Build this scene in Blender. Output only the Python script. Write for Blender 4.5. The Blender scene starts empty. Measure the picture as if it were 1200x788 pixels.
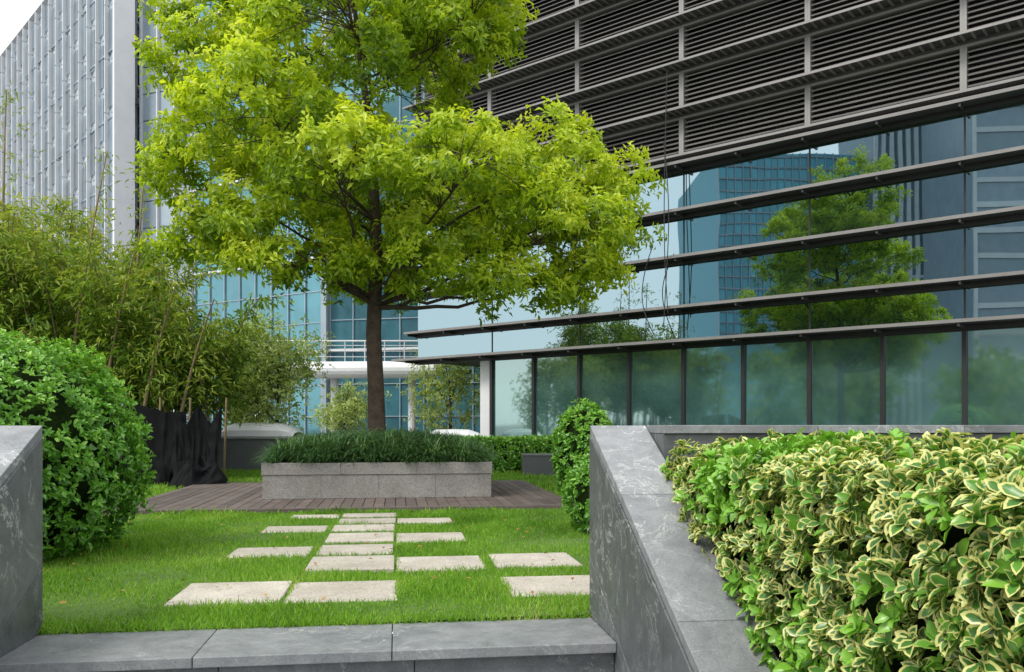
import bpy, math, numpy as np
from mathutils import Vector
rng=np.random.default_rng(7)
scene=bpy.context.scene
R=math.radians

# ---------------- frames -----------------
PU=np.array([.991,.134]); GV=np.array([-.134,.991])
def G(u,v,z): return (u*PU[0]+v*GV[0], u*PU[1]+v*GV[1], z)
def W3(x,y,z): return (x,y,z)
def frame(o,b):
    b=np.array(b,float); b/=np.linalg.norm(b); n=np.array([-b[1],b[0]])
    def f(s,t,z): return (o[0]+s*b[0]+t*n[0], o[1]+s*b[1]+t*n[1], z)
    return f

# ---------------- materials -----------------
def nmat(name):
    m=bpy.data.materials.new(name); m.use_nodes=True
    nt=m.node_tree; bs=nt.nodes['Principled BSDF']; return m,nt,bs
def N(nt,t,**k):
    n=nt.nodes.new(t)
    for a,b in k.items():
        if a.startswith('_'): n.inputs[a[1:].replace('_',' ')].default_value=b
        else: setattr(n,a,b)
    return n
def ramp(nt,fac,stops):
    r=N(nt,'ShaderNodeValToRGB'); e=r.color_ramp.elements
    while len(e)<len(stops): e.new(.5)
    for i,(p,c) in enumerate(stops):
        e[i].position=p; e[i].color=(*c,1) if len(c)==3 else c
    nt.links.new(fac,r.inputs[0]); return r.outputs[0]
def mix(nt,f,a,b,mode='MIX'):
    m=N(nt,'ShaderNodeMix',data_type='RGBA',blend_type=mode)
    for s,i in ((f,0),(a,6),(b,7)):
        if hasattr(s,'links') or hasattr(s,'is_linked'): nt.links.new(s,m.inputs[i])
        else: m.inputs[i].default_value=s if i==0 else (*s,1)
    return m.outputs[2]
def noise(nt,scale,detail=4,rough=.5,dist=0,vec=None):
    n=N(nt,'ShaderNodeTexNoise'); n.inputs['Scale'].default_value=scale; n.inputs['Detail'].default_value=detail
    n.inputs['Roughness'].default_value=rough; n.inputs['Distortion'].default_value=dist
    if vec is None:
        tc=N(nt,'ShaderNodeTexCoord'); vec=tc.outputs['Object']
    nt.links.new(vec,n.inputs['Vector']); return n.outputs[0]
def bump(nt,bs,h,st=.3,d=.01):
    b=N(nt,'ShaderNodeBump'); b.inputs['Strength'].default_value=st; b.inputs['Distance'].default_value=d
    nt.links.new(h,b.inputs['Height']); nt.links.new(b.outputs[0],bs.inputs['Normal'])
def attr(nt,name):
    a=N(nt,'ShaderNodeAttribute',attribute_name=name); return a.outputs['Fac']

def m_surface(name,c1,c2,scale=3,rough=.6,fine=60,fineamt=.25,bs_=.3,metal=0,rndamt=.3,spec=.5):
    m,nt,b=nmat(name)
    c=ramp(nt,noise(nt,scale,6,.6),[(.3,c1),(.7,c2)])
    f=ramp(nt,noise(nt,fine,3,.6),[(.3,(1-fineamt,)*3),(.7,(1,)*3)])
    c=mix(nt,1.0,c,f,'MULTIPLY')
    r=ramp(nt,attr(nt,'rnd'),[(0,(1-rndamt,)*3),(1,(1,)*3)])
    c=mix(nt,1.0,c,r,'MULTIPLY')
    nt.links.new(c,b.inputs['Base Color']); b.inputs['Roughness'].default_value=rough
    b.inputs['Metallic'].default_value=metal; b.inputs['Specular IOR Level'].default_value=spec
    bump(nt,b,noise(nt,fine,4,.6),bs_,.004)
    return m

def m_slate(name,c1,c2):
    m,nt,b=nmat(name)
    c=ramp(nt,noise(nt,1.7,8,.7,.8),[(.3,c1),(.7,c2)])
    v=ramp(nt,noise(nt,2.4,9,.62,1.8),[(.488,(0,0,0)),(.5,(.8,)*3),(.510,(0,0,0))])
    v2=ramp(nt,noise(nt,1.3,3,.5,.2),[(.46,(0,0,0)),(.58,(1,)*3)])
    vm=mix(nt,1.0,v,v2,'MULTIPLY')
    c=mix(nt,vm,c,(.6,.6,.58))
    w=ramp(nt,noise(nt,7,6,.75,.4),[(.32,(.62,.63,.64)),(.62,(1.05,)*3)])
    c=mix(nt,.85,c,mix(nt,1.0,c,w,'MULTIPLY'))
    f=ramp(nt,noise(nt,140,3,.7),[(.3,(.70,)*3),(.7,(1.1,)*3)])
    c=mix(nt,1.0,c,f,'MULTIPLY')
    r=ramp(nt,attr(nt,'rnd'),[(0,(.72,)*3),(1,(1.1,)*3)])
    c=mix(nt,1.0,c,r,'MULTIPLY')
    nt.links.new(c,b.inputs['Base Color'])
    rr=ramp(nt,noise(nt,5,5,.6),[(.3,(.38,)*3),(.7,(.62,)*3)]); nt.links.new(rr,b.inputs['Roughness'])
    bump(nt,b,noise(nt,22,9,.75),.45,.008)
    return m

def m_granite(name,c1,c2,dark,sc=110,rv=.82):
    m,nt,b=nmat(name)
    tc=N(nt,'ShaderNodeTexCoord')
    vo=N(nt,'ShaderNodeTexVoronoi'); vo.inputs['Scale'].default_value=sc
    nt.links.new(tc.outputs['Object'],vo.inputs['Vector'])
    sp=N(nt,'ShaderNodeSeparateColor'); nt.links.new(vo.outputs['Color'],sp.inputs[0])
    c=ramp(nt,sp.outputs[0],[(0,dark),(.25,c1),(.9,c2)])
    st=ramp(nt,noise(nt,2.5,6,.7),[(.3,(.70,.69,.66)),(.65,(1,1,1))])
    c=mix(nt,1.0,c,st,'MULTIPLY')
    r=ramp(nt,attr(nt,'rnd'),[(0,(rv,)*3),(1,(1,)*3)])
    c=mix(nt,1.0,c,r,'MULTIPLY')
    nt.links.new(c,b.inputs['Base Color']); b.inputs['Roughness'].default_value=.7
    bump(nt,b,noise(nt,90,4,.7),.3,.003)
    return m

def m_leaf(name,stops,trans=.35,rough=.45,spec=.4,margin=None):
    m,nt,b=nmat(name)
    c=ramp(nt,attr(nt,'rnd'),stops)
    if margin:
        e=attr(nt,'edge'); ad=N(nt,'ShaderNodeMath',operation='MULTIPLY_ADD')
        nn=noise(nt,60,2,.5); nt.links.new(nn,ad.inputs[0]); ad.inputs[1].default_value=.7; nt.links.new(e,ad.inputs[2])
        a2=N(nt,'ShaderNodeMath',operation='MULTIPLY_ADD'); nt.links.new(attr(nt,'rnd'),a2.inputs[0]); a2.inputs[1].default_value=-.30; nt.links.new(ad.outputs[0],a2.inputs[2])
        f=ramp(nt,a2.outputs[0],[(.80,(0,0,0)),(.88,(1,1,1))])
        g=ramp(nt,attr(nt,'rnd'),[(.86,(1,1,1)),(.88,(0,0,0))])
        f=mix(nt,1.0,f,g,'MULTIPLY')
        c=mix(nt,f,c,margin)
    nt.links.new(c,b.inputs['Base Color']); b.inputs['Roughness'].default_value=rough
    b.inputs['Specular IOR Level'].default_value=spec
    t=N(nt,'ShaderNodeBsdfTranslucent')
    c2=mix(nt,1.0,c,(1.3,1.3,.6),'MULTIPLY'); nt.links.new(c2,t.inputs['Color'])
    ms=N(nt,'ShaderNodeMixShader'); ms.inputs[0].default_value=trans
    nt.links.new(b.outputs[0],ms.inputs[1]); nt.links.new(t.outputs[0],ms.inputs[2])
    nt.links.new(ms.outputs[0],nt.nodes['Material Output'].inputs['Surface'])
    return m

def m_glass(name,refl,diff,fac,rough=.02,wav=.02,wscale=.6,diff2=None):
    m,nt,b=nmat(name)
    g=N(nt,'ShaderNodeBsdfGlossy'); g.inputs['Color'].default_value=(*refl,1); g.inputs['Roughness'].default_value=rough
    r=ramp(nt,attr(nt,'rnd'),[(0,(.7,)*3),(1,(1.1,)*3)])
    base=diff if diff2 is None else ramp(nt,noise(nt,1.0,4,.55,.4),[(.35,diff),(.65,diff2)])
    c=mix(nt,1.0,r,base,'MULTIPLY')
    nt.links.new(c,b.inputs['Base Color']); b.inputs['Roughness'].default_value=.4
    bp=N(nt,'ShaderNodeBump'); bp.inputs['Strength'].default_value=wav; bp.inputs['Distance'].default_value=.3
    nt.links.new(noise(nt,wscale,1,.4),bp.inputs['Height']); nt.links.new(bp.outputs[0],g.inputs['Normal'])
    ms=N(nt,'ShaderNodeMixShader'); ms.inputs[0].default_value=fac
    nt.links.new(b.outputs[0],ms.inputs[1]); nt.links.new(g.outputs[0],ms.inputs[2])
    nt.links.new(ms.outputs[0],nt.nodes['Material Output'].inputs['Surface'])
    return m

M={}
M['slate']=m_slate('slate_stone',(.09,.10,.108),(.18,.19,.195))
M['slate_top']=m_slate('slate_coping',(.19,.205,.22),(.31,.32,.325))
M['granite']=m_granite('granite',(.25,.24,.225),(.35,.335,.31),(.14,.14,.135),140,.93)
M['paver']=m_granite('paver_stone',(.46,.42,.36),(.57,.53,.46),(.34,.31,.28))
M['soil']=m_surface('soil',(.05,.035,.022),(.10,.07,.045),6,.9,80,.5,.8)
M['wood']=m_surface('deck_wood',(.12,.092,.08),(.21,.17,.155),5,.7,110,.35,.5,rndamt=.4)
M['grassbase']=m_surface('lawn_ground',(.06,.13,.015),(.12,.22,.03),2,.9,150,.5,.8)
M['paving']=m_surface('paving',(.20,.20,.19),(.28,.27,.26),2,.8,90,.3,.3)
M['ledge']=m_surface('metal_ledge',(.075,.075,.08),(.105,.105,.11),1,.4,40,.1,.05,.3)
M['frame']=m_surface('grey_frame',(.24,.23,.225),(.31,.30,.29),1,.45,40,.1,.05,.2)
M['dark']=m_surface('dark_panel',(.014,.014,.015),(.022,.022,.024),1,.5,40,.1,.05)
M['slat']=m_surface('louvre_slat',(.18,.17,.165),(.24,.23,.22),1,.45,40,.1,.05,.1)
M['glass']=m_glass('reflective_glass',(.29,.40,.44),(.008,.036,.044),.90,.01,.012,.5)
M['frost']=m_glass('tinted_window',(.44,.60,.58),(.035,.11,.105),.54,.04,.02,.5,(.09,.21,.20))
M['bgglass']=m_glass('curtain_wall_glass',(.20,.43,.49),(.02,.11,.14),.38,.03,.05,.4,(.05,.19,.235))
M['bgglass2']=m_glass('tower_glass',(.25,.5,.58),(.10,.40,.50),.10,.05,.05,.4)
M['white']=m_surface('white_metal',(.60,.62,.64),(.68,.70,.71),1,.45,20,.06,.05,rndamt=.18)
M['palepanel']=m_surface('pale_panel',(.28,.36,.42),(.37,.445,.505),1,.35,20,.06,.05,rndamt=.28)
M['bluegrey']=m_surface('blue_grey_panel',(.13,.20,.26),(.21,.28,.345),1,.25,20,.1,.05,rndamt=.4)
M['bark']=m_surface('bark',(.05,.034,.022),(.12,.085,.06),9,.9,45,.5,1.0)
M['cane']=m_surface('bamboo_cane',(.25,.18,.09),(.36,.27,.15),5,.6,40,.3,.3)
M['net']=m_surface('black_netting',(.0035,.004,.005),(.009,.010,.012),5,.75,160,.4,.4,spec=.12)
M['core']=m_surface('shade_core',(.012,.024,.006),(.026,.05,.012),8,1,40,.5,.5,spec=.05)  # near-black green: shade inside the foliage put into the colour
M['plaster']=m_surface('dark_plaster',(.10,.11,.12),(.16,.17,.18),1.5,.8,40,.2,.3)
M['cable']=m_surface('cable_rubber',(.01,.01,.01),(.02,.02,.02),5)
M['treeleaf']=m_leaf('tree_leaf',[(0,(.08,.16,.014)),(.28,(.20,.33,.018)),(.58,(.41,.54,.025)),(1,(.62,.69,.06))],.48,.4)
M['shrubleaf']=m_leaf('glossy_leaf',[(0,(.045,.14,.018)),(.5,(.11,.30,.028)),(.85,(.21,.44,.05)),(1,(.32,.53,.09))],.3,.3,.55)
M['varleaf']=m_leaf('variegated_leaf',[(0,(.035,.12,.025)),(.8,(.095,.25,.045)),(.87,(.12,.30,.035)),(1,(.21,.44,.05))],.25,.32,.5,margin=(.60,.60,.22))
M['grass']=m_leaf('grass_blade',[(0,(.08,.18,.02)),(.5,(.17,.36,.03)),(.9,(.29,.47,.07)),(1,(.42,.45,.16))],.42,.6,.2)
M['mondo']=m_leaf('ornamental_grass_blade',[(0,(.03,.08,.025)),(.6,(.07,.16,.045)),(1,(.18,.31,.10))],.22,.45,.4)
M['bamboo']=m_leaf('bamboo_leaf',[(0,(.055,.12,.016)),(.5,(.17,.28,.03)),(1,(.38,.43,.08))],.4,.5,.3)
M['paleleaf']=m_leaf('pale_leaf',[(0,(.16,.26,.05)),(1,(.46,.54,.2))],.4,.5,.3)
M['litter']=m_leaf('fallen_leaf',[(0,(.22,.10,.03)),(1,(.4,.26,.08))],.1,.6,.2)

# ---------------- mesh builders -----------------
class MB:
    def __init__(s,mats): s.v=[];s.f=[];s.m=[];s.r=[];s.mats=mats
    def poly(s,pts,mat,r=None):
        i=len(s.v); s.v+=[tuple(p) for p in pts]; s.f.append(tuple(range(i,i+len(pts)))); s.m.append(s.mats.index(mat)); s.r.append(rng.random() if r is None else r)
    def box(s,F,a0,a1,b0,b1,c0,c1,mat,r=None):
        i=len(s.v); r=rng.random() if r is None else r
        for c in (c0,c1):
            for (a,b) in ((a0,b0),(a1,b0),(a1,b1),(a0,b1)): s.v.append(F(a,b,c))
        for q in ((3,2,1,0),(4,5,6,7),(0,1,5,4),(1,2,6,5),(2,3,7,6),(3,0,4,7)):
            s.f.append(tuple(i+k for k in q)); s.m.append(s.mats.index(mat)); s.r.append(r)
    def prism(s,F,prof,a0,a1,mat,r=None,cap=True):
        i=len(s.v);n=len(prof); r=rng.random() if r is None else r
        for a in (a0,a1):
            for b,c in prof: s.v.append(F(a,b,c))
        for k in range(n):
            k2=(k+1)%n; s.f.append((i+k,i+k2,i+n+k2,i+n+k)); s.m.append(s.mats.index(mat)); s.r.append(r)
        if cap:
            s.f.append(tuple(i+k for k in range(n))[::-1]); s.f.append(tuple(i+n+k for k in range(n)))
            s.m+=[s.mats.index(mat)]*2; s.r+=[r,r]
    def tube(s,pts,rad,mat,ns=7,r=None):
        pts=np.array(pts,float); n=len(pts); i=len(s.v); r=rng.random() if r is None else r
        t=np.gradient(pts,axis=0); t/=np.linalg.norm(t,axis=1)[:,None]+1e-9
        ref=np.array([.31,.17,.93]) if abs(t[0][2])<.9 else np.array([1,.1,0.])
        for k in range(n):
            a=np.cross(t[k],ref); a/=np.linalg.norm(a)+1e-9; b=np.cross(t[k],a)
            for j in range(ns):
                an=2*math.pi*j/ns; s.v.append(tuple(pts[k]+rad[k]*(a*math.cos(an)+b*math.sin(an))))
        for k in range(n-1):
            for j in range(ns):
                j2=(j+1)%ns; s.f.append((i+k*ns+j,i+k*ns+j2,i+(k+1)*ns+j2,i+(k+1)*ns+j)); s.m.append(s.mats.index(mat)); s.r.append(r)
    def obj(s,name,parent=None,bevel=0,smooth=False):
        me=bpy.data.meshes.new(name); me.from_pydata(s.v,[],s.f)
        for k in s.mats: me.materials.append(M[k])
        me.polygons.foreach_set('material_index',s.m)
        if smooth: me.polygons.foreach_set('use_smooth',[True]*len(s.f))
        a=me.attributes.new('rnd','FLOAT','FACE'); a.data.foreach_set('value',np.array(s.r,dtype=np.float32))
        me.update(); o=bpy.data.objects.new(name,me); scene.collection.objects.link(o)
        if bevel:
            b=o.modifiers.new('bevel','BEVEL'); b.width=bevel; b.segments=2; b.limit_method='ANGLE'
        if parent: o.parent=parent
        return o
def empty(name):
    o=bpy.data.objects.new(name,None); scene.collection.objects.link(o); return o

T_DIA=(np.array([[0,0,0],[.45,.5,.10],[1,0,-.12],[.45,-.5,.10]]),np.array([[0,1,2],[0,2,3]]),np.array([0,1,.9,1]))
T_OV=(np.array([[0,0,0],[.5,0,.0],[1,0,-.13],[.18,.30,.04],[.55,.5,.09],[.84,.30,.0],[.18,-.30,.04],[.55,-.5,.09],[.84,-.30,.0]]),
      np.array([[0,3,1],[3,4,1],[1,4,5],[1,5,2],[0,1,6],[6,1,7],[1,8,7],[1,2,8]]),np.array([.25,0,.95,.8,1,1,.8,1,1]))
T_BL=(np.array([[0,-.5,0],[0,.5,0],[.6,.35,.0],[.6,-.35,0],[1,0,-.15]]),np.array([[0,1,2],[0,2,3],[3,2,4]]),np.zeros(5))
T_ARC=(np.array([[0,-.5,0],[0,.5,0],[.35,.5,.05],[.35,-.5,.05],[.7,.4,-.06],[.7,-.4,-.06],[.95,.0,-.36]]),
       np.array([[0,1,2],[0,2,3],[3,2,4],[3,4,5],[5,4,6]]),np.zeros(7))
def nrm(a): return a/(np.linalg.norm(a,axis=-1,keepdims=True)+1e-9)
def leaves(name,P,D,Nn,L,Wd,rnd,T,mat,parent=None,smooth=False):
    tv,tf,te=T; n=len(P);k=len(tv)
    D=nrm(D); S=nrm(np.cross(D,Nn)); Nn=np.cross(S,D)
    L=np.broadcast_to(L,(n,))[:,None,None]; Wd=np.broadcast_to(Wd,(n,))[:,None,None]
    V=P[:,None]+D[:,None]*tv[None,:,0:1]*L+S[:,None]*tv[None,:,1:2]*Wd+Nn[:,None]*tv[None,:,2:3]*L
    F=(tf[None]+(np.arange(n)*k)[:,None,None]).reshape(-1,3)
    me=bpy.data.meshes.new(name); nf=len(F)
    me.vertices.add(n*k); me.vertices.foreach_set('co',V.reshape(-1).astype(np.float32))
    me.loops.add(nf*3); me.loops.foreach_set('vertex_index',F.reshape(-1).astype(np.int32))
    me.polygons.add(nf); me.polygons.foreach_set('loop_start',(np.arange(nf)*3).astype(np.int32))
    me.materials.append(M[mat])
    me.update(calc_edges=True)
    if smooth: me.polygons.foreach_set('use_smooth',np.ones(nf,dtype=bool))
    a=me.attributes.new('rnd','FLOAT','POINT'); a.data.foreach_set('value',np.repeat(rnd,k).astype(np.float32))
    a=me.attributes.new('edge','FLOAT','POINT'); a.data.foreach_set('value',np.tile(te,n).astype(np.float32))
    o=bpy.data.objects.new(name,me); scene.collection.objects.link(o)
    if parent: o.parent=parent
    return o
def rosettes(C,A,nl,L,ratio,tilt=(50,95),droop=.2,rb=None,jit=.02):
    n=len(C); A=nrm(A); ref=nrm(rng.normal(size=(n,3)))
    X=nrm(np.cross(A,ref)); Y=np.cross(A,X)
    ph=(np.arange(nl)[None]/nl*2*math.pi*1.618*2+rng.random((n,nl))*1.0)
    ti=np.radians(rng.uniform(tilt[0],tilt[1],(n,nl)))
    ti*= (.45+.55*(np.arange(nl)[None]+1)/nl)
    rad=np.cos(ph)[...,None]*X[:,None]+np.sin(ph)[...,None]*Y[:,None]
    D=A[:,None]*np.cos(ti)[...,None]+rad*np.sin(ti)[...,None]; D[...,2]-=droop*rng.random((n,nl))
    Nn=A[:,None]*np.sin(ti)[...,None]-rad*np.cos(ti)[...,None]+rng.normal(size=(n,nl,3))*.2
    P=np.repeat(C[:,None],nl,1)+rng.normal(size=(n,nl,3))*jit
    Ls=L*rng.uniform(.7,1.15,(n,nl))*(.7+.3*(np.arange(nl)[None]+1)/nl)
    if rb is None: rb=rng.random(n)
    rr=np.clip(rb[:,None]*.75+rng.random((n,nl))*.3,0,1)
    f=lambda a:a.reshape(-1,3)
    return f(P),f(D),f(Nn),Ls.reshape(-1),Ls.reshape(-1)*ratio,rr.reshape(-1)
def sph(n):
    d=nrm(rng.normal(size=(n,3))); return d
def smoothnoise(P,s,seed=0):
    r=np.random.default_rng(seed); o=np.zeros(len(P))
    for _ in range(5):
        k=r.normal(size=3)*s; o+=np.sin(P@k+r.random()*6.28)
    return o/5

# ================= GROUND =================
b=MB(['paving','plaster'])
us=[-900,-1.96,1.28,900]; vs=[-900,-4,4.2,900]
for i in range(3):
    for j in range(3):
        if i==1 and j==1: continue
        b.poly([G(us[i],vs[j],-.01),G(us[i+1],vs[j],-.01),G(us[i+1],vs[j+1],-.01),G(us[i],vs[j+1],-.01)],'paving',1)
b.poly([G(-1.96,-4,-.01),G(-1.96,4.2,-.01),G(-1.96,4.2,-.9),G(-1.96,-4,-.9)],'plaster',1)
b.poly([G(1.28,-4,-.01),G(1.28,4.2,-.01),G(1.28,4.2,-.9),G(1.28,-4,-.9)],'plaster',1)
b.poly([G(-1.96,-4,-.9),G(1.28,-4,-.9),G(1.28,4.2,-.9),G(-1.96,4.2,-.9)],'paving',1)
b.obj('ground')
b=MB(['grassbase'])
nu,nv=40,60
U=np.linspace(-9,6,nu);Vv=np.linspace(4.285,21,nv)
def lz(u,v): return .004+.012*(1+math.sin(u*1.7+v*.8)*math.sin(v*1.3-u*.6))
for i in range(nu-1):
    for j in range(nv-1):
        b.poly([G(U[a],Vv[c],lz(U[a],Vv[c])) for a,c in((i,j),(i+1,j),(i+1,j+1),(i,j+1))],'grassbase',.9)
lawn=b.obj('lawn',smooth=True)
b=MB(['soil'])
b.box(G,1.31,6,-1,4.03,-.3,.03,'soil'); b.obj('soil_bed')

ST=[(-1.25,-.63,4.80,5.42),(-.61,.01,4.80,5.42),(.66,1.27,4.80,5.42),
(-.62,-.01,5.77,6.36),(.01,.62,5.77,6.36),(.68,1.28,5.78,6.38),
(-1.24,-.63,6.50,6.98),(-.60,.0,6.50,7.05),
(-.60,-.01,7.18,7.74),(.01,.60,7.16,7.74),
(-1.22,-.62,7.90,8.38),(-.60,.0,7.90,8.38),
(-.58,-.0,8.52,8.95),(.01,.58,8.52,8.95),(-1.1,-.6,9.1,9.45),(-.58,0,9.1,9.45)]
b=MB(['paver'])
for s in ST:
    j=rng.uniform(-.014,.014,4); b.box(G,s[0]+j[0],s[1]+j[1]-.014,s[2]+j[2],s[3]+j[3],-.05,.030+j[0]*.5,'paver')
b.obj('stepping_stone_path',bevel=.006)

def blades(n,u0,u1,v0,v1,pw,h,w,name,parent):
    u=rng.uniform(u0,u1,n); v=v0+(v1-v0)*rng.random(n)**pw
    k=np.ones(n,bool)
    for s in ST: k&=~((u>s[0]+.010)&(u<s[1]-.016)&(v>s[2]+.010)&(v<s[3]-.010))
    k&=~((u>-3.2)&(u<2.1)&(v>9.72)&(v<14.4))
    u=u[k];v=v[k];n=len(u)
    P=np.stack([u*PU[0]+v*GV[0],u*PU[1]+v*GV[1],np.full(n,.008)],1)
    D=np.stack([rng.normal(size=n)*.5,rng.normal(size=n)*.5,np.ones(n)],1)
    pn=smoothnoise(P,1.3,3)*.5+smoothnoise(P,5,4)*.5
    r=np.clip(.50+.55*pn+rng.normal(size=n)*.2,0,1)
    hh=h*rng.uniform(.5,1.25,n)*(1+.55*smoothnoise(P,4,5))
    leaves(name,P,D,rng.normal(size=(n,3)),hh,w,r,T_BL,'grass',parent)
blades(150000,-4.2,2.6,4.27,9.8,1.35,.050,.0065,'grass_blades_near',lawn)
blades(45000,-8,4,9.6,19,1.3,.07,.018,'grass_blades_far',lawn)
n=90;u=rng.uniform(-3,1.5,n);v=rng.uniform(4.4,9.6,n)
P=np.stack([u*PU[0]+v*GV[0],u*PU[1]+v*GV[1],np.full(n,.055)],1)
leaves('fallen_leaves',P,rng.normal(size=(n,3))*[1,1,.15],np.array([0,0,1.])+rng.normal(size=(n,3))*.3,.045,.02,rng.random(n),T_OV,'litter')

# ================= STAIR =================
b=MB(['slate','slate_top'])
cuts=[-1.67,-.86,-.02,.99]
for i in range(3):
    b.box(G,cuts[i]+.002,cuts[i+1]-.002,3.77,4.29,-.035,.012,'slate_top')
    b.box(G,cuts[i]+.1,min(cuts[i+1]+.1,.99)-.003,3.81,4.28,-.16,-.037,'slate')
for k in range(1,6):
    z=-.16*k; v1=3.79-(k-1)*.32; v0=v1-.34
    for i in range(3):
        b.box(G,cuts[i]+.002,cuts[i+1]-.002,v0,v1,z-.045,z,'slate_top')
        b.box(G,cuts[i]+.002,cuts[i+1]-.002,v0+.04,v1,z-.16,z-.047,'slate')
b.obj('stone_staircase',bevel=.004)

def zs(v): return .985-.51*(4.33-v)
def stairwall(name,u0,u1,inner):
    b=MB(['slate','slate_top'])
    b.prism(G,[(4.33,-.9),(4.33,.945),(.9,zs(.9)-.04),(.9,-.9)],u0+.006,u1-.006,'slate')
    e=[4.345,3.72,2.95,2.1,1.3,.8]
    for i in range(5):
        a,c=e[i],e[i+1]
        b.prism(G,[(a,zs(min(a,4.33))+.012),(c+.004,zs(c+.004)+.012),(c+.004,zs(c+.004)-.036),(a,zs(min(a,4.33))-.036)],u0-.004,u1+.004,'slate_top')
    s=-1 if inner<0 else 1
    uf=(u0 if s<0 else u1)
    def pan(v0,v1,d0,d1):
        t=.012
        q=[(v1,max(zs(v1)-d0,-.95)),(v0,max(zs(v0)-d0,-.95)),(v0,max(zs(v0)-d1,-.95)),(v1,max(zs(v1)-d1,-.95))]
        b.prism(G,q,min(uf,uf+s*t),max(uf,uf+s*t),'slate')
    for (d0,d1,off) in ((.04,.655,0),(.662,1.3,.35)):
        vv=[4.33]+[4.33-.62*k-off*.6 for k in range(1,6)]
        for i in range(len(vv)-1):
            pan(vv[i+1]+.002,vv[i]-.002,d0,d1)
    return b.obj(name,bevel=.003)
stairwall('stair_side_wall',.99+.012,1.29,-1)
stairwall('stair_side_wall',-1.97,-1.67-.012,1)

b=MB(['slate','slate_top'])
x=1.30
while x<9:
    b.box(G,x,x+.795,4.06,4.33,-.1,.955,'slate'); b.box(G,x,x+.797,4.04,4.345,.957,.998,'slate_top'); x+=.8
b.obj('parapet_wall',bevel=.003)
b=MB(['slate','slate_top'])
x=-9.0
while x<-2.0:
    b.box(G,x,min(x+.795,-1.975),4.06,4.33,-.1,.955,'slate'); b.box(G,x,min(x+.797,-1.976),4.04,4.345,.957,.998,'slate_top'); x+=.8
b.obj('parapet_wall',bevel=.003)

# ================= DECK + PLANTER =================
b=MB(['wood'])
u=-3.16
while u<2.03:
    v=9.87
    cutv=rng.uniform(10.6,13.5)
    b.box(G,u,u+.118,v,cutv-.003,.005,.062+rng.uniform(-.002,.002),'wood'); b.box(G,u,u+.118,cutv,14.3,.005,.062,'wood'); u+=.126
b.box(G,-3.18,2.06,9.74,9.86,.0,.066,'wood')
b.obj('wooden_deck',bevel=.003)

b=MB(['granite','soil'])
pu0,pu1,pv0,pv1=-1.67,1.22,11.03,13.9
def ring(z0,z1,t,ov,n,off):
    L=pu1-pu0
    e=[pu0-ov]+[pu0+L*(k+off)/n for k in range(1 if off<=0 else 0,n) if pu0+L*(k+off)/n>pu0+.2]+[pu1+ov]
    for i in range(len(e)-1):
        for (va,vb) in ((pv0-ov,pv0+t),(pv1-t,pv1+ov)):
            b.box(G,e[i]+.001,e[i+1]-.001,va,vb,z0,z1,'granite')
    m=4
    for k in range(m):
        a=pv0+t+(pv1-pv0-2*t)*k/m; c=pv0+t+(pv1-pv0-2*t)*(k+1)/m
        for (ua,ub) in ((pu0-ov,pu0+t),(pu1-t,pu1+ov)):
            b.box(G,ua,ub,a+.002,c-.002,z0,z1,'granite')
ring(.064,.366,.16,0,4,0); ring(.368,.515,.18,.012,3,.0)
b.box(G,pu0+.185,pu1-.185,pv0+.185,pv1-.185,.05,.46,'soil')
b.obj('granite_planter',bevel=.003)

tcx,tcy,_=G(-.27,12.45,0)
nt_=500; per=58
tu=rng.uniform(pu0+.10,pu1-.10,nt_);tv_=rng.uniform(pv0+.08,pv1-.10,nt_)
q=np.maximum(np.abs(tu+.225)/1.38,np.abs(tv_-12.46)/1.38)
tz=.47+.24*np.clip(1-q**2.2,0,1)+rng.normal(size=nt_)*.02
uu=np.repeat(tu,per)+rng.normal(size=nt_*per)*.03;vv=np.repeat(tv_,per)+rng.normal(size=nt_*per)*.03;n=nt_*per
hz=np.repeat(tz,per);qq=np.repeat(q,per)
P=np.stack([uu*PU[0]+vv*GV[0],uu*PU[1]+vv*GV[1],hz],1)
out=np.stack([P[:,0]-(-.225*PU[0]+12.46*GV[0]),P[:,1]-(-.225*PU[1]+12.46*GV[1]),np.zeros(n)],1)
an=rng.random(n)*6.28
cl=np.stack([np.cos(an),np.sin(an),np.zeros(n)],1)
D=nrm(out)*.65*qq[:,None]+cl*.6+np.array([0,0,1.])*rng.uniform(.30,1.0,n)[:,None]
leaves('ornamental_grass',P,D,np.array([0,0,1.])-D*.3+rng.normal(size=(n,3))*.1,rng.uniform(.20,.40,n),.010,np.clip(np.repeat(.45+.24*rng.normal(size=nt_),per)+.17*rng.normal(size=n),0,1),T_ARC,'mondo')

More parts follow.
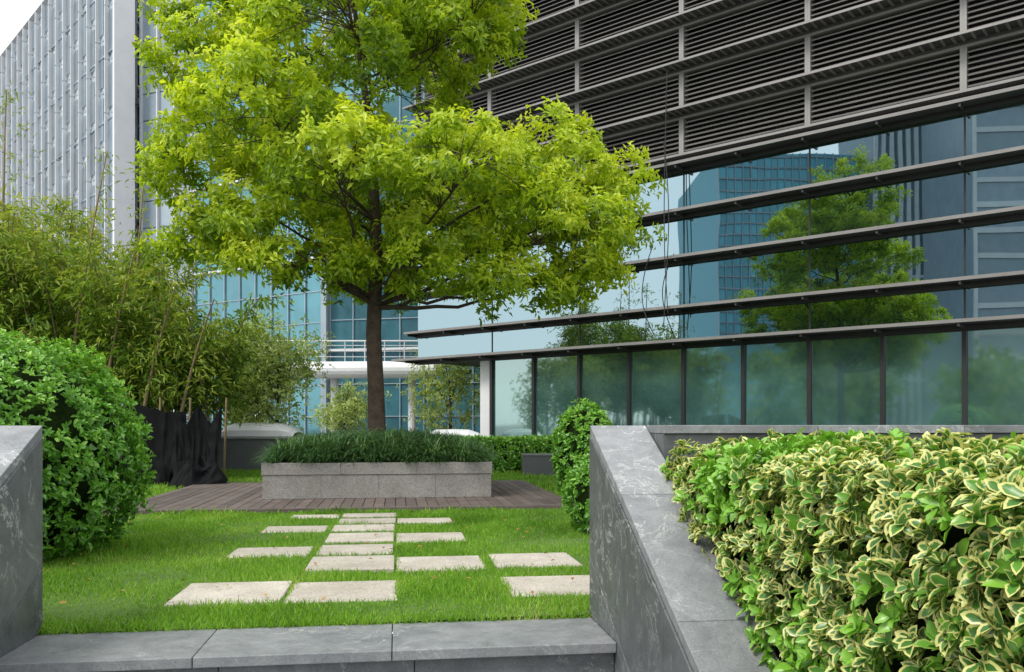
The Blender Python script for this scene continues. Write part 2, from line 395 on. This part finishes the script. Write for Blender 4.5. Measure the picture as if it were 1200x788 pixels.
# ================= MAIN TREE =================
tree=empty('camphor_tree')
lob=[(-2.1,0,6.0,1.15,1.2,1.0),(-.6,.2,7.0,1.5,1.5,1.2),(.95,.1,6.6,.95,1.1,.95),(-2.0,-.2,4.25,1.15,1.2,.75),
(-.5,0,4.9,1.3,1.3,.8),(1.15,.2,4.65,1.15,1.2,.75),(2.5,0,4.55,1.1,1.2,.8),(2.65,-.4,3.6,.95,1.0,.55),(1.0,-.3,3.5,1.0,1.1,.5),
(-1.4,-.3,3.65,1.1,1.1,.5),(-1.4,0,8.0,1.3,1.4,1.1),(.5,0,8.3,1.3,1.4,1.2),(-2.6,.2,5.2,.65,.9,.6),(3.25,.2,4.1,.7,.8,.65),
(2.0,-.4,2.95,.7,.7,.35),(-2.5,0,3.6,.6,.8,.4),
(0,-1.9,4.2,1.1,.9,.6),(-1.3,-1.8,5.0,1.0,.9,.7),(1.5,-1.7,4.2,1.0,.9,.55),(-.3,-1.6,6.3,1.2,.9,.8),
(0,2.0,4.3,1.3,1.0,.7),(1.6,2.0,4.6,1.0,.9,.6),(-1.6,2.0,4.9,1.1,.9,.7),(0,1.8,6.6,1.5,1.0,1.0),(-2.3,0,7.2,.9,1.0,.8),
(.45,-.9,3.15,.8,.6,.32),(-.9,-.8,3.25,.8,.6,.32),(2.9,-.2,3.1,.6,.6,.35),(0,.9,3.3,1.1,.6,.35),(1.6,.2,6.9,.6,.8,.7)]
trunk=[(0,0,.45),(.0,0,.62),(-.01,0,.9),(-.03,.01,1.6),(-.06,0,2.3),(-.04,0,2.9),(-.02,.02,3.6),(-.06,.0,4.5),(-.15,.05,5.5),(-.3,.05,6.6),(-.4,0,7.8)]
trr=[.20,.155,.132,.118,.11,.102,.088,.072,.055,.038,.02]
tb=MB(['bark'])
T0=np.array([tcx,tcy,0])
tp=np.array(trunk)
tb.tube(tp+T0,trr,'bark',14,.6)
limbpts=[]
def bez(a,c,e,n):
    t=np.linspace(0,1,n)[:,None]; return a*(1-t)**2+2*c*t*(1-t)+e*t*t
for l in lob:
    c=np.array(l[:3]); h=max(2.7,min(7,c[2]-.35*math.hypot(c[0],c[1])-.35))
    i=np.interp(h,tp[:,2],np.arange(len(tp))); k=int(i); a=tp[k]+(tp[min(k+1,len(tp)-1)]-tp[k])*(i-k)
    r0=max(.016,.036*(1-(h-2.5)/7))
    mid=(a+c)/2+np.array([0,0,.05])+rng.normal(size=3)*.2
    pts=bez(a,mid,c+rng.normal(size=3)*.1,11); pts[1:-1]+=rng.normal(size=(9,3))*.03
    tb.tube(pts+T0,np.linspace(r0,.008,11),'bark',7,.5)
    for p in pts[2:]: limbpts.append(p)
limbpts=np.array(limbpts)
C=[];A=[];RB=[]
for l in lob:
    c=np.array(l[:3]); rr=np.array(l[3:6]); area=(rr[0]*rr[1]*rr[2])**(2/3)
    npad=int(32*area)+6
    d=sph(npad*2); d=d[(d[:,2]>-.6)|(rng.random(len(d))<.3)][:npad]
    rad=rng.uniform(.66,1.08,len(d))
    pc=c+d*rr*rad[:,None]
    for j,p in enumerate(pc):
        dq=((limbpts-p)**2).sum(1); qd=limbpts[rng.choice(np.argsort(dq)[:4])]
        L=np.linalg.norm(p-qd)
        if L>.15:
            mid=(p+qd)/2+np.array([0,0,.10*L])+rng.normal(size=3)*.10*L
            tb.tube(bez(qd,mid,p,6)+T0,np.linspace(.0085,.003,6),'bark',4,.4)
        nr=rng.integers(14,26); R0=rng.uniform(.2,.40)
        o=sph(nr)*(rng.random(nr)**.5)[:,None]*np.array([R0,R0,R0*.6]); o[:,2]-=.35*(o[:,0]**2+o[:,1]**2)/R0
        C.append(p+o); a=d[j]*.6+np.array([0,0,.45])+o/R0*.9+rng.normal(size=(nr,3))*.3; A.append(a)
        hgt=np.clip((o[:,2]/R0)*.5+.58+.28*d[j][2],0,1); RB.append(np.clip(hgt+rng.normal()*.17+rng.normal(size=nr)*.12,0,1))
C=np.concatenate(C);A=np.concatenate(A);RB=np.concatenate(RB)
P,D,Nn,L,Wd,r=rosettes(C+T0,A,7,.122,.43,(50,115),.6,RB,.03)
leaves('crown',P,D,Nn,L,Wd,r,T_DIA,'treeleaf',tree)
tb.obj('trunk_and_limbs',tree,smooth=True)

# ================= SHRUBS =================
def ell_shrub(name,c,r,nros,leafL,mat='shrubleaf',nl=7,ratio=.45,zmin=.03,bumpy=.10):
    e=empty(name); c=np.array(c,float); r=np.array(r,float)
    d=sph(nros)
    fac=(1+bumpy*smoothnoise(d*3,2.2,int(abs(c[0])*10)%7+1)+.03*smoothnoise(d*10,2,3))*rng.uniform(.9,1.03,nros)
    fac=np.where(rng.random(nros)<.03,fac*1.05,fac)
    P=c+d*r*fac[:,None]; k=P[:,2]>zmin; P=P[k];d=d[k]
    A=nrm(d/r)+np.array([0,0,.35])+rng.normal(size=d.shape)*.3
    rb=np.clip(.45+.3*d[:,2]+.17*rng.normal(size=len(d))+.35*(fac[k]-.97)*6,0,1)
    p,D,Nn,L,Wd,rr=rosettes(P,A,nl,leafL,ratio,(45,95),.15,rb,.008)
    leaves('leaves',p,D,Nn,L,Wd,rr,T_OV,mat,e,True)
    b=MB(['core']); m=14  # solid dark core blocks see-through, painted as the shrub's inner shade
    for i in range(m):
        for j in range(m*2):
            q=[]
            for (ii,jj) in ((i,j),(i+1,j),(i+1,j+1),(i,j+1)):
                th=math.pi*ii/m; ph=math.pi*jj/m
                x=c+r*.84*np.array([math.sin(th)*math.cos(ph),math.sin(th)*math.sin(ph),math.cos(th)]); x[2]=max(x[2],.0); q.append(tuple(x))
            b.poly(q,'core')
    b.obj('dark_inner_core',e,smooth=True)
    return e
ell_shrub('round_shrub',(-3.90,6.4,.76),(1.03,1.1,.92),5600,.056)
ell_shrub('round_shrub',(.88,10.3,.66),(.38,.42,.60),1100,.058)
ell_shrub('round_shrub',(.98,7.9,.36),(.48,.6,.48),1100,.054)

# variegated shrub (right foreground)
e=empty('variegated_shrub')
n=3700
u0,u1,v0,v1,z0,z1=1.24,3.3,1.45,3.98,.1,.90
w_=np.array([(v1-v0)*(z1-z0)*1.7,(u1-u0)*(v1-v0),(u1-u0)*(z1-z0)]); w_/=w_.sum(); kk=rng.choice(3,n,p=w_)
U_=rng.uniform(u0,u1,n);V_=rng.uniform(v0,v1,n);Z_=rng.uniform(z0,z1,n); nn=np.zeros((n,3))
U_[kk==0]=u0; nn[kk==0]=(-1,0,0); Z_[kk==1]=z1; nn[kk==1]=(0,0,1); V_[kk==2]=v0; nn[kk==2]=(0,-1,0)
X=np.stack([U_,V_,Z_],1)
rad=.16; lo=np.array([1.24+rad,1.45+rad,-.3]); hi=np.array([3.3,3.98-rad,.90-rad])
cc=np.clip(X,lo,hi); dd=X-cc; L_=np.linalg.norm(dd,axis=1,keepdims=True); dn=np.where(L_>1e-4,dd/(L_+1e-9),nn)
ins=rng.random(n)**1.6*.14
fac=.06*smoothnoise(X,6,11)+.035*smoothnoise(X,16,12)
X=cc+dn*(rad+fac-ins)[:,None]
PW=np.stack([X[:,0]*PU[0]+X[:,1]*GV[0],X[:,0]*PU[1]+X[:,1]*GV[1],X[:,2]],1)
AW=np.stack([dn[:,0]*PU[0]+dn[:,1]*GV[0],dn[:,0]*PU[1]+dn[:,1]*GV[1],dn[:,2]+.35],1)+rng.normal(size=(n,3))*.33
rb=np.clip(rng.random(n)*1.05,0,1.05)
greenz=smoothnoise(X,3.5,21)+ .9*(X[:,1]-3.05)
rb=np.where(greenz>.55,1.17,rb*.98)
low=X[:,2]<.42; rb=np.where(low&(rng.random(n)<.55),1.2,rb)
rb=np.where(rng.random(n)<.08,1.2,rb)
p,D,Nn,L,Wd,rr=rosettes(PW,AW,8,.060,.52,(40,98),.12,rb,.006)
leaves('leaves',p,D,Nn,L,Wd,rr,T_OV,'varleaf',e,True)
b=MB(['core','bark'])
b.box(G,1.42,3.3,1.63,3.85,.30,.74,'core')  # dark filler block, its colour standing in for shade behind the leaves
for k in range(60):
    u=rng.uniform(1.45,3.1);v=rng.uniform(1.5,3.9); p0=np.array(G(u,v,.0)); p1=np.array(G(u-rng.uniform(-.15,.2),v+rng.uniform(-.2,.2),.55))
    b.tube(bez(p0,(p0+p1)/2+rng.normal(size=3)*.05,p1,5),np.linspace(.010,.005,5),'bark',5)
b.obj('stems_and_dark_core',e)

def back_hedge(name,x0,x1,y0,y1,z1,nros,lf=.09):
    e=empty(name); n=nros
    P=np.stack([rng.uniform(x0,x1,n),rng.uniform(y0,y1,n),rng.uniform(.05,z1,n)],1)
    k=rng.random(n); f=k<.55; P[f,1]=y0+rng.random(f.sum())*.1; P[~f,2]=z1-rng.random((~f).sum())*.08
    P[:,2]+=.04*smoothnoise(P,4,3)
    A=np.where(f[:,None],np.array([[0,-1,.5]]),np.array([[0,-.1,1.]]))+rng.normal(size=(n,3))*.4
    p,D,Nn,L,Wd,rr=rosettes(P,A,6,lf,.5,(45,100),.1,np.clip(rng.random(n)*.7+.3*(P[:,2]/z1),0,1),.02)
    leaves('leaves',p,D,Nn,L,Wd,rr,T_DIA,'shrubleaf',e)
    b=MB(['core']); b.box(W3,x0+.06,x1-.06,y0+.08,y1,0,z1-.08,'core'); b.obj('dark_inner_core',e)  # solid dark box painted as the hedge's shaded inside
back_hedge('clipped_hedge',-1.3,1.3,17.6,18.6,.72,1500)
back_hedge('clipped_hedge',-4.4,-1.6,19.5,20.3,.55,1000)

def small_tree(name,x,y,z0,h,rx,nros,mat,leafL,tmp=T_DIA,trunkr=.05):
    e=empty(name); b=MB(['bark']); base=np.array([x,y,0]); top=np.array([x+rng.normal()*.1,y,z0+h])
    b.tube(bez(base,(base+top)/2+rng.normal(size=3)*.1,top,8),np.linspace(trunkr,.012,8),'bark',6)
    C=[];A=[]
    for k in range(14):
        hh=z0+h*rng.uniform(.05,1); rr=rx*(1-.55*abs((hh-z0)/h-.4)/.6)
        an=rng.random()*6.28; tip=np.array([x+math.cos(an)*rr*.8,y+math.sin(an)*rr*.8,hh+.15*h])
        st=base+(top-base)*max(0.1,(hh-.3*h)/(z0+h))
        b.tube(bez(st,(st+tip)/2+np.array([0,0,.1]),tip,5),np.linspace(trunkr*.4,.006,5),'bark',4)
        m=nros//14; t=rng.uniform(.35,1.1,m)[:,None]
        c=st+(tip-st)*t+rng.normal(size=(m,3))*np.array([.22,.22,.16])*rx
        C.append(c);A.append(np.array([math.cos(an),math.sin(an),.6])+rng.normal(size=(m,3))*.5)
    C=np.concatenate(C);A=np.concatenate(A)
    p,D,Nn,L,Wd,rr=rosettes(C,A,6,leafL,.4,(50,110),.4,None,.03)
    leaves('crown',p,D,Nn,L,Wd,rr,tmp,mat,e); b.obj('trunk_and_limbs',e,smooth=True)
small_tree('young_tree',-5.5,20.2,.8,2.3,1.25,1700,'paleleaf',.12)
small_tree('young_tree',-6.8,21.0,.8,2.3,1.1,1400,'paleleaf',.12)
small_tree('young_tree',-2.0,28,.7,2.5,1.4,900,'paleleaf',.14)
small_tree('young_tree',-4.9,25,.5,1.4,1.0,700,'paleleaf',.12)
small_tree('young_tree',-.2,30,.7,2.2,1.2,800,'paleleaf',.14)
for (x,y,h,rx) in ((-9.5,8.5,3.2,1.7),(-11.5,5,3.6,1.9),(-9.8,1.0,3.0,1.7),(-13,9,3.4,1.8),(-12,-3,3.6,2.0),(-9,-6,3.2,1.8)):
    small_tree('garden_tree',x,y,.6,h,rx,900,'bamboo',.24,T_DIA,.09)

# ================= BAMBOO =================
e=empty('bamboo_thicket'); b=MB(['cane'])
P=[];D=[];RR=[];LL=[]
def spray(base,dirn,length,nl,rb,L=.15):
    t=rng.random(nl); dirn=nrm(np.array(dirn)); p=base+np.outer(t*length,dirn); p[:,2]-=.35*(t**2)*length
    p+=rng.normal(size=(nl,3))*.07
    d=dirn[None]*.6+rng.normal(size=(nl,3))*.55+np.array([0,0,-.55]); P.append(p);D.append(d);RR.append(np.clip(rb+rng.normal(size=nl)*.2,0,1));LL.append(L*rng.uniform(.7,1.3,nl))
for k in range(112):
    x=rng.uniform(-12,-5.6); y=rng.uniform(15.3,19.5) if x<-6.6 else rng.uniform(15.2,17)
    h=np.interp(x,[-12,-10,-8.5,-7.2,-6,-4.9],[4.9,5.2,4.6,4.0,3.5,2.4])*rng.uniform(.72,1.08)*(y/17)
    lean=rng.normal(size=2)*.5; base=np.array([x,y,0]); top=np.array([x+lean[0],y+lean[1]-.3,h])
    c=bez(base,base+np.array([0,0,h*.6]),top,9); b.tube(c,np.linspace(.026,.008,9),'cane',5)
    for j in range(24):
        t=rng.uniform(.30,1)**.8; q=base*(1-t)**2+2*t*(1-t)*(base+np.array([0,0,h*.6]))+top*t*t
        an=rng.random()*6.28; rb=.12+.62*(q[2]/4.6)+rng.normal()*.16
        spray(q,(math.cos(an),math.sin(an),rng.uniform(.1,.7)),rng.uniform(.4,.85),22,rb,.17)
for (x0,x1,y,h) in ((-10.0,-9.95,16.8,7.6),(-9.3,-9.2,14.9,5.0),(-8.3,-7.4,15.6,6.0),(-7.3,-6.6,14.9,4.0),(-6.6,-5.8,14.8,3.5),(-7.6,-7.3,17,6.3),(-11,-10.4,17,6.5),(-6.0,-5.2,14.9,3.2)):
    base=np.array([x0,y,0]);top=np.array([x1,y,h]); c=bez(base,(base+top)/2+np.array([-.12,0,.2]),top,14); b.tube(c,np.linspace(.040,.010,14)*(1+.12*(np.arange(14)%2)),'cane',6)
    for j in range(34):
        t=rng.uniform(.4,1); q=base+(top-base)*t; an=rng.random()*6.28
        spray(q,(math.cos(an),math.sin(an),.4),rng.uniform(.25,.7),8,.7,.14)
P=np.concatenate(P);D=np.concatenate(D);RR=np.concatenate(RR);LL=np.concatenate(LL)
leaves('foliage',P,D,rng.normal(size=P.shape)*.6+np.array([0,-.3,1]),LL,LL*.18+.004,RR,T_DIA,'bamboo',e)
b.obj('canes',e,smooth=True)

# ================= BLACK NETTING =================
e=empty('black_netting_screen'); b=MB(['net','cane'])
def drape(x0,x1,y0,y1,zt,nx,nz,seed,amp,slump=.25):
    i0=len(b.v); S,T=np.meshgrid(np.linspace(0,1,nx+1),np.linspace(0,1,nz+1))
    S=S.ravel();T=T.ravel(); Q=np.stack([S*2.6,T*.7,S*0+seed],1)
    top=np.interp(S,np.linspace(0,1,len(zt)),zt)+.02*smoothnoise(Q*[3,0,1],3,seed+5)
    n1=smoothnoise(Q,2.0,seed);n2=smoothnoise(Q+.3*n1[:,None],4.5,seed+1);n3=smoothnoise(Q+.3*n2[:,None],11,seed+2);rid=1-np.abs(n2)*2
    y=y0+(y1-y0)*S-amp*(1.3*n1+.6*rid+.35*n3)*(.3+T)-slump*T**2
    x=x0+(x1-x0)*S+.06*n1*T
    z=np.maximum(.012+.03*np.abs(n2),top*(1-T)+.03*n2*T)
    b.v+=list(zip(x.tolist(),y.tolist(),z.tolist()))
    for j in range(nz):
        for i in range(nx):
            a=i0+j*(nx+1)+i; b.f.append((a,a+1,a+nx+2,a+nx+1)); b.m.append(0); b.r.append(.8)
drape(-6.45,-5.35,14.2,14.0,[1.40,1.33,1.26,1.20,1.22],70,34,1,.10,.15)
drape(-5.5,-4.72,13.9,13.9,[1.12,1.0,1.33,1.02,1.30],70,34,2,.14,.3)
drape(-6.42,-6.6,14.3,16.2,[1.40,1.3,1.25],30,16,3,.06,.1)
drape(-5.35,-4.55,13.6,13.7,[.40,.5,.30,.42,.12],50,20,5,.12,.3)
for x in (-6.45,-5.9,-5.4,-4.8): b.tube([(x,14.2,0),(x+.03,14.2,.8),(x+.05,14.2,1.45)],[.02,.02,.018],'cane',6)
b.obj('netting_and_stakes',e,smooth=True)

# ================= LOW THINGS AT THE BACK =================
b=MB(['plaster','slate_top'])
b.box(W3,-8.5,-4.55,18.6,18.9,0,.68,'plaster'); b.box(W3,-8.52,-4.53,18.57,18.93,.682,.73,'slate_top'); b.obj('low_garden_wall',bevel=.01)
b=MB(['plaster','soil','slate_top'])
b.box(W3,.2,1.0,16.5,16.62,.0,.40,'plaster');b.box(W3,.2,1.0,17.1,17.22,.0,.40,'plaster');b.box(W3,.2,.32,16.62,17.1,0,.40,'plaster');b.box(W3,.88,1.0,16.62,17.1,0,.40,'plaster');b.box(W3,.32,.88,16.62,17.1,0,.36,'soil')
b.box(W3,.18,1.02,16.48,16.63,.402,.44,'slate_top')
b.obj('planter_box',bevel=.008)
def rooflight(x0,x1,y0,y1,z0,h):
    b=MB(['white','plaster']); m=10; prof=[]
    for k in range(m+1):
        a=math.pi*k/m; prof.append((y0+(y1-y0)*(.5-.5*math.cos(a)),z0+h*math.sin(a)**.7 if 0<k<m else z0))
    n=len(prof); secs=[(x0,.35),(x0+.08,.7),(x0+.25,1),((x0+x1)/2,1.05),(x1-.35,1),(x1-.1,.65),(x1,.3)]
    i0=len(b.v)
    for (x,s) in secs:
        for (y,z) in prof: b.v.append((x,y,z0+(z-z0)*s))
    for a in range(len(secs)-1):
        for k in range(n-1):
            q=i0+a*n+k; b.f.append((q,q+1,q+n+1,q+n)); b.m.append(0); b.r.append(.9)
    b.box(W3,x0-.04,x1+.04,y0-.04,y1+.04,0,z0,'plaster')
    b.obj('rooflight',smooth=False)
rooflight(-6.6,-4.9,19.1,20.2,.74,.30)
rooflight(-2.3,-.8,22.5,23.5,.62,.25)

# ================= MAIN BUILDING =================
bld=empty('office_building')
FB=frame((8.67,16.36),(-.771,.636))
b=MB(['dark','glass','frost','ledge','frame','slat','white'])
S0,S1=-9.0,15.0; SG=12.0
b.box(FB,S0,S1,-12,-.35,2.90,17,'dark',.5)
b.box(FB,S0,SG,-12,-.35,-.01,2.899,'dark',.5)
k=-6
while k*1.5<SG-.1:
    s=k*1.5
    b.box(FB,s+.045,s+1.455,-.10,-.06,.25,2.80,'frost')
    b.box(FB,s-.04,s+.04,-.14,.02,.0,2.90,'dark'); k+=1
b.box(FB,SG-.04,SG+.04,-.14,.02,0,2.90,'dark')
b.box(FB,S0,SG,-.14,.0,2.801,2.92,'dark'); b.box(FB,S0,SG,-.14,.03,0,.249,'ledge')
b.box(FB,SG+.15,SG+.50,-.5,-.1,0,2.9,'white',.6)
lev=[2.95,3.75,4.92,6.0,7.1]
for i,z in enumerate(lev):
    o=.40 if i else .5
    ext=.55 if i==0 else .12
    b.box(FB,S0,S1+ext,-.12,o,z-.03,z+.025,'ledge',.9)
    b.box(FB,S0,S1+ext-.002,o+.002,o+.020,z-.035,z+.032,'frame',.3)
    b.box(FB,S0,S1,-.2,.06,z-.13,z-.032,'dark')
    s=-9
    while s<=15:
        b.box(FB,s-.02,s+.02,.062,o-.02,z-.10,z-.032,'ledge'); s+=1.5
for i in range(4):
    z0=lev[i]+.028;z1=lev[i+1]-.132
    s=-9
    while s<15:
        t0,t1=rng.uniform(-.004,.004,2)
        b.box(FB,s+.018,s+2.982,-.10,-.05,z0,z1,'glass'); b.box(FB,s-.016,s+.016,-.12,-.035,z0,z1,'dark'); s+=3
z=7.40
while z<16:
    zt=z+.80
    b.box(FB,S0,S1+.12,-.1,.44,zt+.13,zt+.155,'ledge',.9)
    b.box(FB,S0,S1+.118,.442,.460,zt+.115,zt+.165,'frame',.6)
    b.box(FB,S0,S1,-.2,.10,zt+.055,zt+.128,'ledge',.9)
    b.box(FB,S0,S1,-.2,.07,zt+.157,zt+.229,'ledge',.9)
    s=-9
    while s<15:
        b.box(FB,s+.0,s+.06,-.15,.085,z-.05,zt+.054,'frame',.9); b.box(FB,s+2.94,s+2.998,-.15,.085,z-.05,zt+.054,'frame',.9)
        b.box(FB,s+.062,s+2.938,-.15,.085,z-.05,z+.005,'frame',.9); b.box(FB,s+.062,s+2.938,-.15,.085,zt,zt+.054,'frame',.9)
        for j in range(7):
            zz=z+.03+j*.11
            b.prism(FB,[(.055,zz),(.062,zz+.022),(-.04,zz+.080),(-.05,zz+.062)],s+.064,s+2.936,'slat',.8)
        for q in np.arange(.1,3,.19):
            b.box(FB,s+q,s+q+.05,.102,.43,zt+.105,zt+.128,'frame',.2)
        s+=3
    z+=1.08
b.obj('facade',bld)
b=MB(['cable'])
for (s,o,z0,z1,sw) in ((6.12,.5,3.6,9.2,.10),(6.22,.52,3.3,7.6,-.12),(6.5,.45,3.1,5.2,.35)):
    t=np.linspace(0,1,16); pts=[FB(s+sw*math.sin(a*3.0),o+.03*math.sin(a*7),z0+(z1-z0)*a) for a in t]
    b.tube(pts,[.012]*16,'cable',5)
b.obj('hanging_cable')

# ================= BACKGROUND BUILDINGS =================
def curtain(b,F,s0,s1,z0,z1,ds,dz,gl='bgglass',mull='white',mw=.05,deep=.12):
    s=s0
    while s<s1-.01:
        z=z0
        while z<z1-.01:
            t=rng.uniform(-.004,.004)
            b.box(F,s+mw/2+.002,min(s+ds,s1)-mw/2-.002,-.08+t,-.03+t,z+mw/2+.002,min(z+dz,z1)-mw/2-.002,gl); z+=dz
        b.box(F,s-mw/2,s+mw/2,-.1,deep,z0,z1,mull,.8); s+=ds
    b.box(F,s1-mw/2,s1+mw/2,-.1,deep,z0,z1,mull,.8)
    z=z0
    while z<=z1+.01:
        b.box(F,s0,s1,-.1,deep-.02,z-mw/2,z+mw/2,mull,.6); z+=dz
gb=empty('glass_building')
b=MB(['bgglass','white','bluegrey','palepanel','dark'])
F1=frame((2.5,33.3),(-10.24,2.7)); F2=frame((-8.1,36.6),(-.85,.53))
curtain(b,F1,0,10.5,0,27,1.05,1.35,mull='palepanel',mw=.035,deep=.04)
b.box(F1,0,10.5,-8,-.12,0,27,'bluegrey',.5)
curtain(b,F2,0,8.4,0,24,1.05,1.35,mull='palepanel',mw=.035,deep=.04)
b.box(F2,0,8.4,-8,-.12,0,24,'bluegrey',.5)
for z in np.arange(4.05,27,4.05):
    b.box(F1,-.05,10.6,.05,.14,z+.03,z+.13,'white',.7); b.box(F2,-.05,8.45,.05,.14,z+.03,z+.13,'white',.7)
for z in np.arange(8,27,.45):
    b.box(F1,0,5.2,.32,.42,z,z+.06,'white',.8)
b.box(F1,10.55,10.8,-.3,.3,0,27,'palepanel',.9)
b.obj('curtain_wall',gb)

wt=empty('white_tower')
b=MB(['palepanel','white','bluegrey','bgglass','dark'])
F3=frame((-20.8,45),(-.684,.729))
H=28.0
b.box(F3,0,60,-.8,-.06,0,H-.3,'palepanel',.8)
s=0;k=0
while s<60:
    o=(k*1.37)%2.9
    zz=[0]+list(np.arange(o+.3,H,2.9))+[H]
    for i in range(len(zz)-1):
        if zz[i+1]-zz[i]<.1: continue
        b.box(F3,s+.05,s+1.0,-.05,-.01,zz[i]+.03,zz[i+1]-.03,'palepanel')
        if zz[i+1]-zz[i]>.8: b.box(F3,s+.7,s+1.32,.0,.02,zz[i]+.35,zz[i+1]-.25,'bluegrey')
        b.box(F3,s+1.40,s+1.49,-.05,.20,zz[i]+.12,zz[i+1]+.02,'white',.95)
    b.box(F3,s+.33,s+.37,.0,.07,0,H+.2,'white',.6)
    s+=1.5;k+=1
for z in np.arange(3.0,H,3.6): b.box(F3,0,60,.0,.05,z,z+.10,'bluegrey',.9)
b.box(F3,0,60,-.3,.2,H,H+.25,'white',.9)
b.box(F3,-.25,0,-.8,.25,0,H+.6,'white',.9)
F4=frame((-18.6,48.5),(-1,.05))
curtain(b,F4,0,5,0,42,1.2,1.8,'bgglass','white',.08)
b.box(F4,0,5,-3,-.12,0,42,'bluegrey',.3)
for z in np.arange(1,40,3.6):
    b.box(F4,-.2,5,.3,.75,z,z+.35,'white',.9)
    b.tube([F4(2,.5,z+.4),F4(4.4,.5,z+3.5)],[.09,.09],'white',6)
b.tube([F4(2.6,.55,0),F4(2.6,.55,42)],[.12,.12],'white',8)
F5=frame((-11.5,43.0),(-.94,.35))
b.box(F5,0,9.1,-1.5,-.06,0,44,'bluegrey',.8)
s=0
while s<9.0:
    for z in np.arange(0,44,1.45):
        b.box(F5,s+.03,s+1.07,-.05,-.0,z+.03,z+1.42,'palepanel' if rng.random()<.90 else 'bluegrey')
    b.box(F5,s+1.05,s+1.12,-.03,.18,0,44.4,'white',.9)
    s+=1.14
b.obj('facade',wt)

b=MB(['white','frame','bgglass','dark'])
b.tube([(-9.5,30.2,2.92),(-7,30,2.92),(-3.2,29.7,2.92),(-2.6,29.6,2.90),(-2.3,29.6,2.85)],[.30,.30,.30,.25,.05],'white',16,.9)
b.box(W3,-9.5,-2.5,30.1,32.6,3.05,3.2,'frame',.9)
for x in np.arange(-9.4,-2.4,.7): b.tube([(x,30.15,3.2),(x,30.15,3.95)],[.022,.022],'white',5)
for z in (3.4,3.6,3.8,3.96): b.tube([(-9.5,30.15,z),(-2.5,30.15,z)],[.014 if z<3.9 else .03]*2,'white',6)
for x in (-9.0,-6.3,-3.55): b.tube([(x,30.3,0),(x,30.3,2.9)],[.14,.14],'white',12)
b.obj('elevated_walkway',smooth=False)

# off-camera city blocks that the facade mirrors
def tower(name,o,bd,w,d,h,ds,dz,glm,mull,mb=.45,mv=.12):
    e=empty(name); b=MB([glm,mull,'dark'])
    F=frame(o,bd); b.box(F,0,w,-d,-.1,0,h,glm,.5)
    z=0
    while z<h:
        s=0
        while s<w-.1:
            b.box(F,s+.05,min(s+ds,w)-.05,-.08,-.02,z+mb,min(z+dz,h)-.03,glm); s+=ds
        b.box(F,0,w,-.05,.12,z,z+mb,mull,rng.random()); z+=dz
    for s in np.arange(0,w+.1,ds): b.box(F,s-mv/2,s+mv/2,-.05,.22,0,h,mull,.8)
    b.obj('facade',e)
tower('glass_office_tower',(-71,-15),(.15,-.98),17,20,33,.9,1.3,'bgglass2','palepanel',.18,.09)
tower('striped_office_tower',(-66,-32.2),(.25,-.97),7,14,46,.9,6,'bluegrey','white',.3,.45)
tower('terraced_office_tower',(-48,-30.5),(.3,-.95),12,14,48,5,2.4,'palepanel','white',.5,.3)

# ================= LIGHT / WORLD / CAMERA =================
w=bpy.data.worlds.new('World'); scene.world=w; w.use_nodes=True; nt=w.node_tree
bg=nt.nodes['Background']; sky=nt.nodes.new('ShaderNodeTexSky'); sky.sky_type='NISHITA'; sky.sun_disc=False
sky.sun_elevation=R(50); sky.sun_rotation=R(225); sky.air_density=1; sky.dust_density=3
mx=nt.nodes.new('ShaderNodeMix'); mx.data_type='RGBA'; mx.inputs[0].default_value=.75
nt.links.new(sky.outputs[0],mx.inputs[6]); mx.inputs[7].default_value=(13.2,13.3,13.4,1)
nt.links.new(mx.outputs[2],bg.inputs['Color']); bg.inputs['Strength'].default_value=.15
sd=bpy.data.lights.new('sun','SUN'); sd.energy=2.8; sd.angle=R(16); sd.color=(1,.96,.88)
so=bpy.data.objects.new('sun',sd); scene.collection.objects.link(so)
so.rotation_euler=Vector((.5,.45,-.85)).to_track_quat('-Z','Y').to_euler()

cam=bpy.data.cameras.new('camera'); co=bpy.data.objects.new('camera',cam); scene.collection.objects.link(co)
co.location=(0,0,1); co.rotation_euler=(R(90),0,0)
cam.sensor_width=36; cam.lens=30; cam.shift_y=104/1200; cam.clip_end=2500; cam.clip_start=.05
scene.camera=co
scene.view_settings.view_transform='Standard'; scene.view_settings.look='None'; scene.view_settings.exposure=0
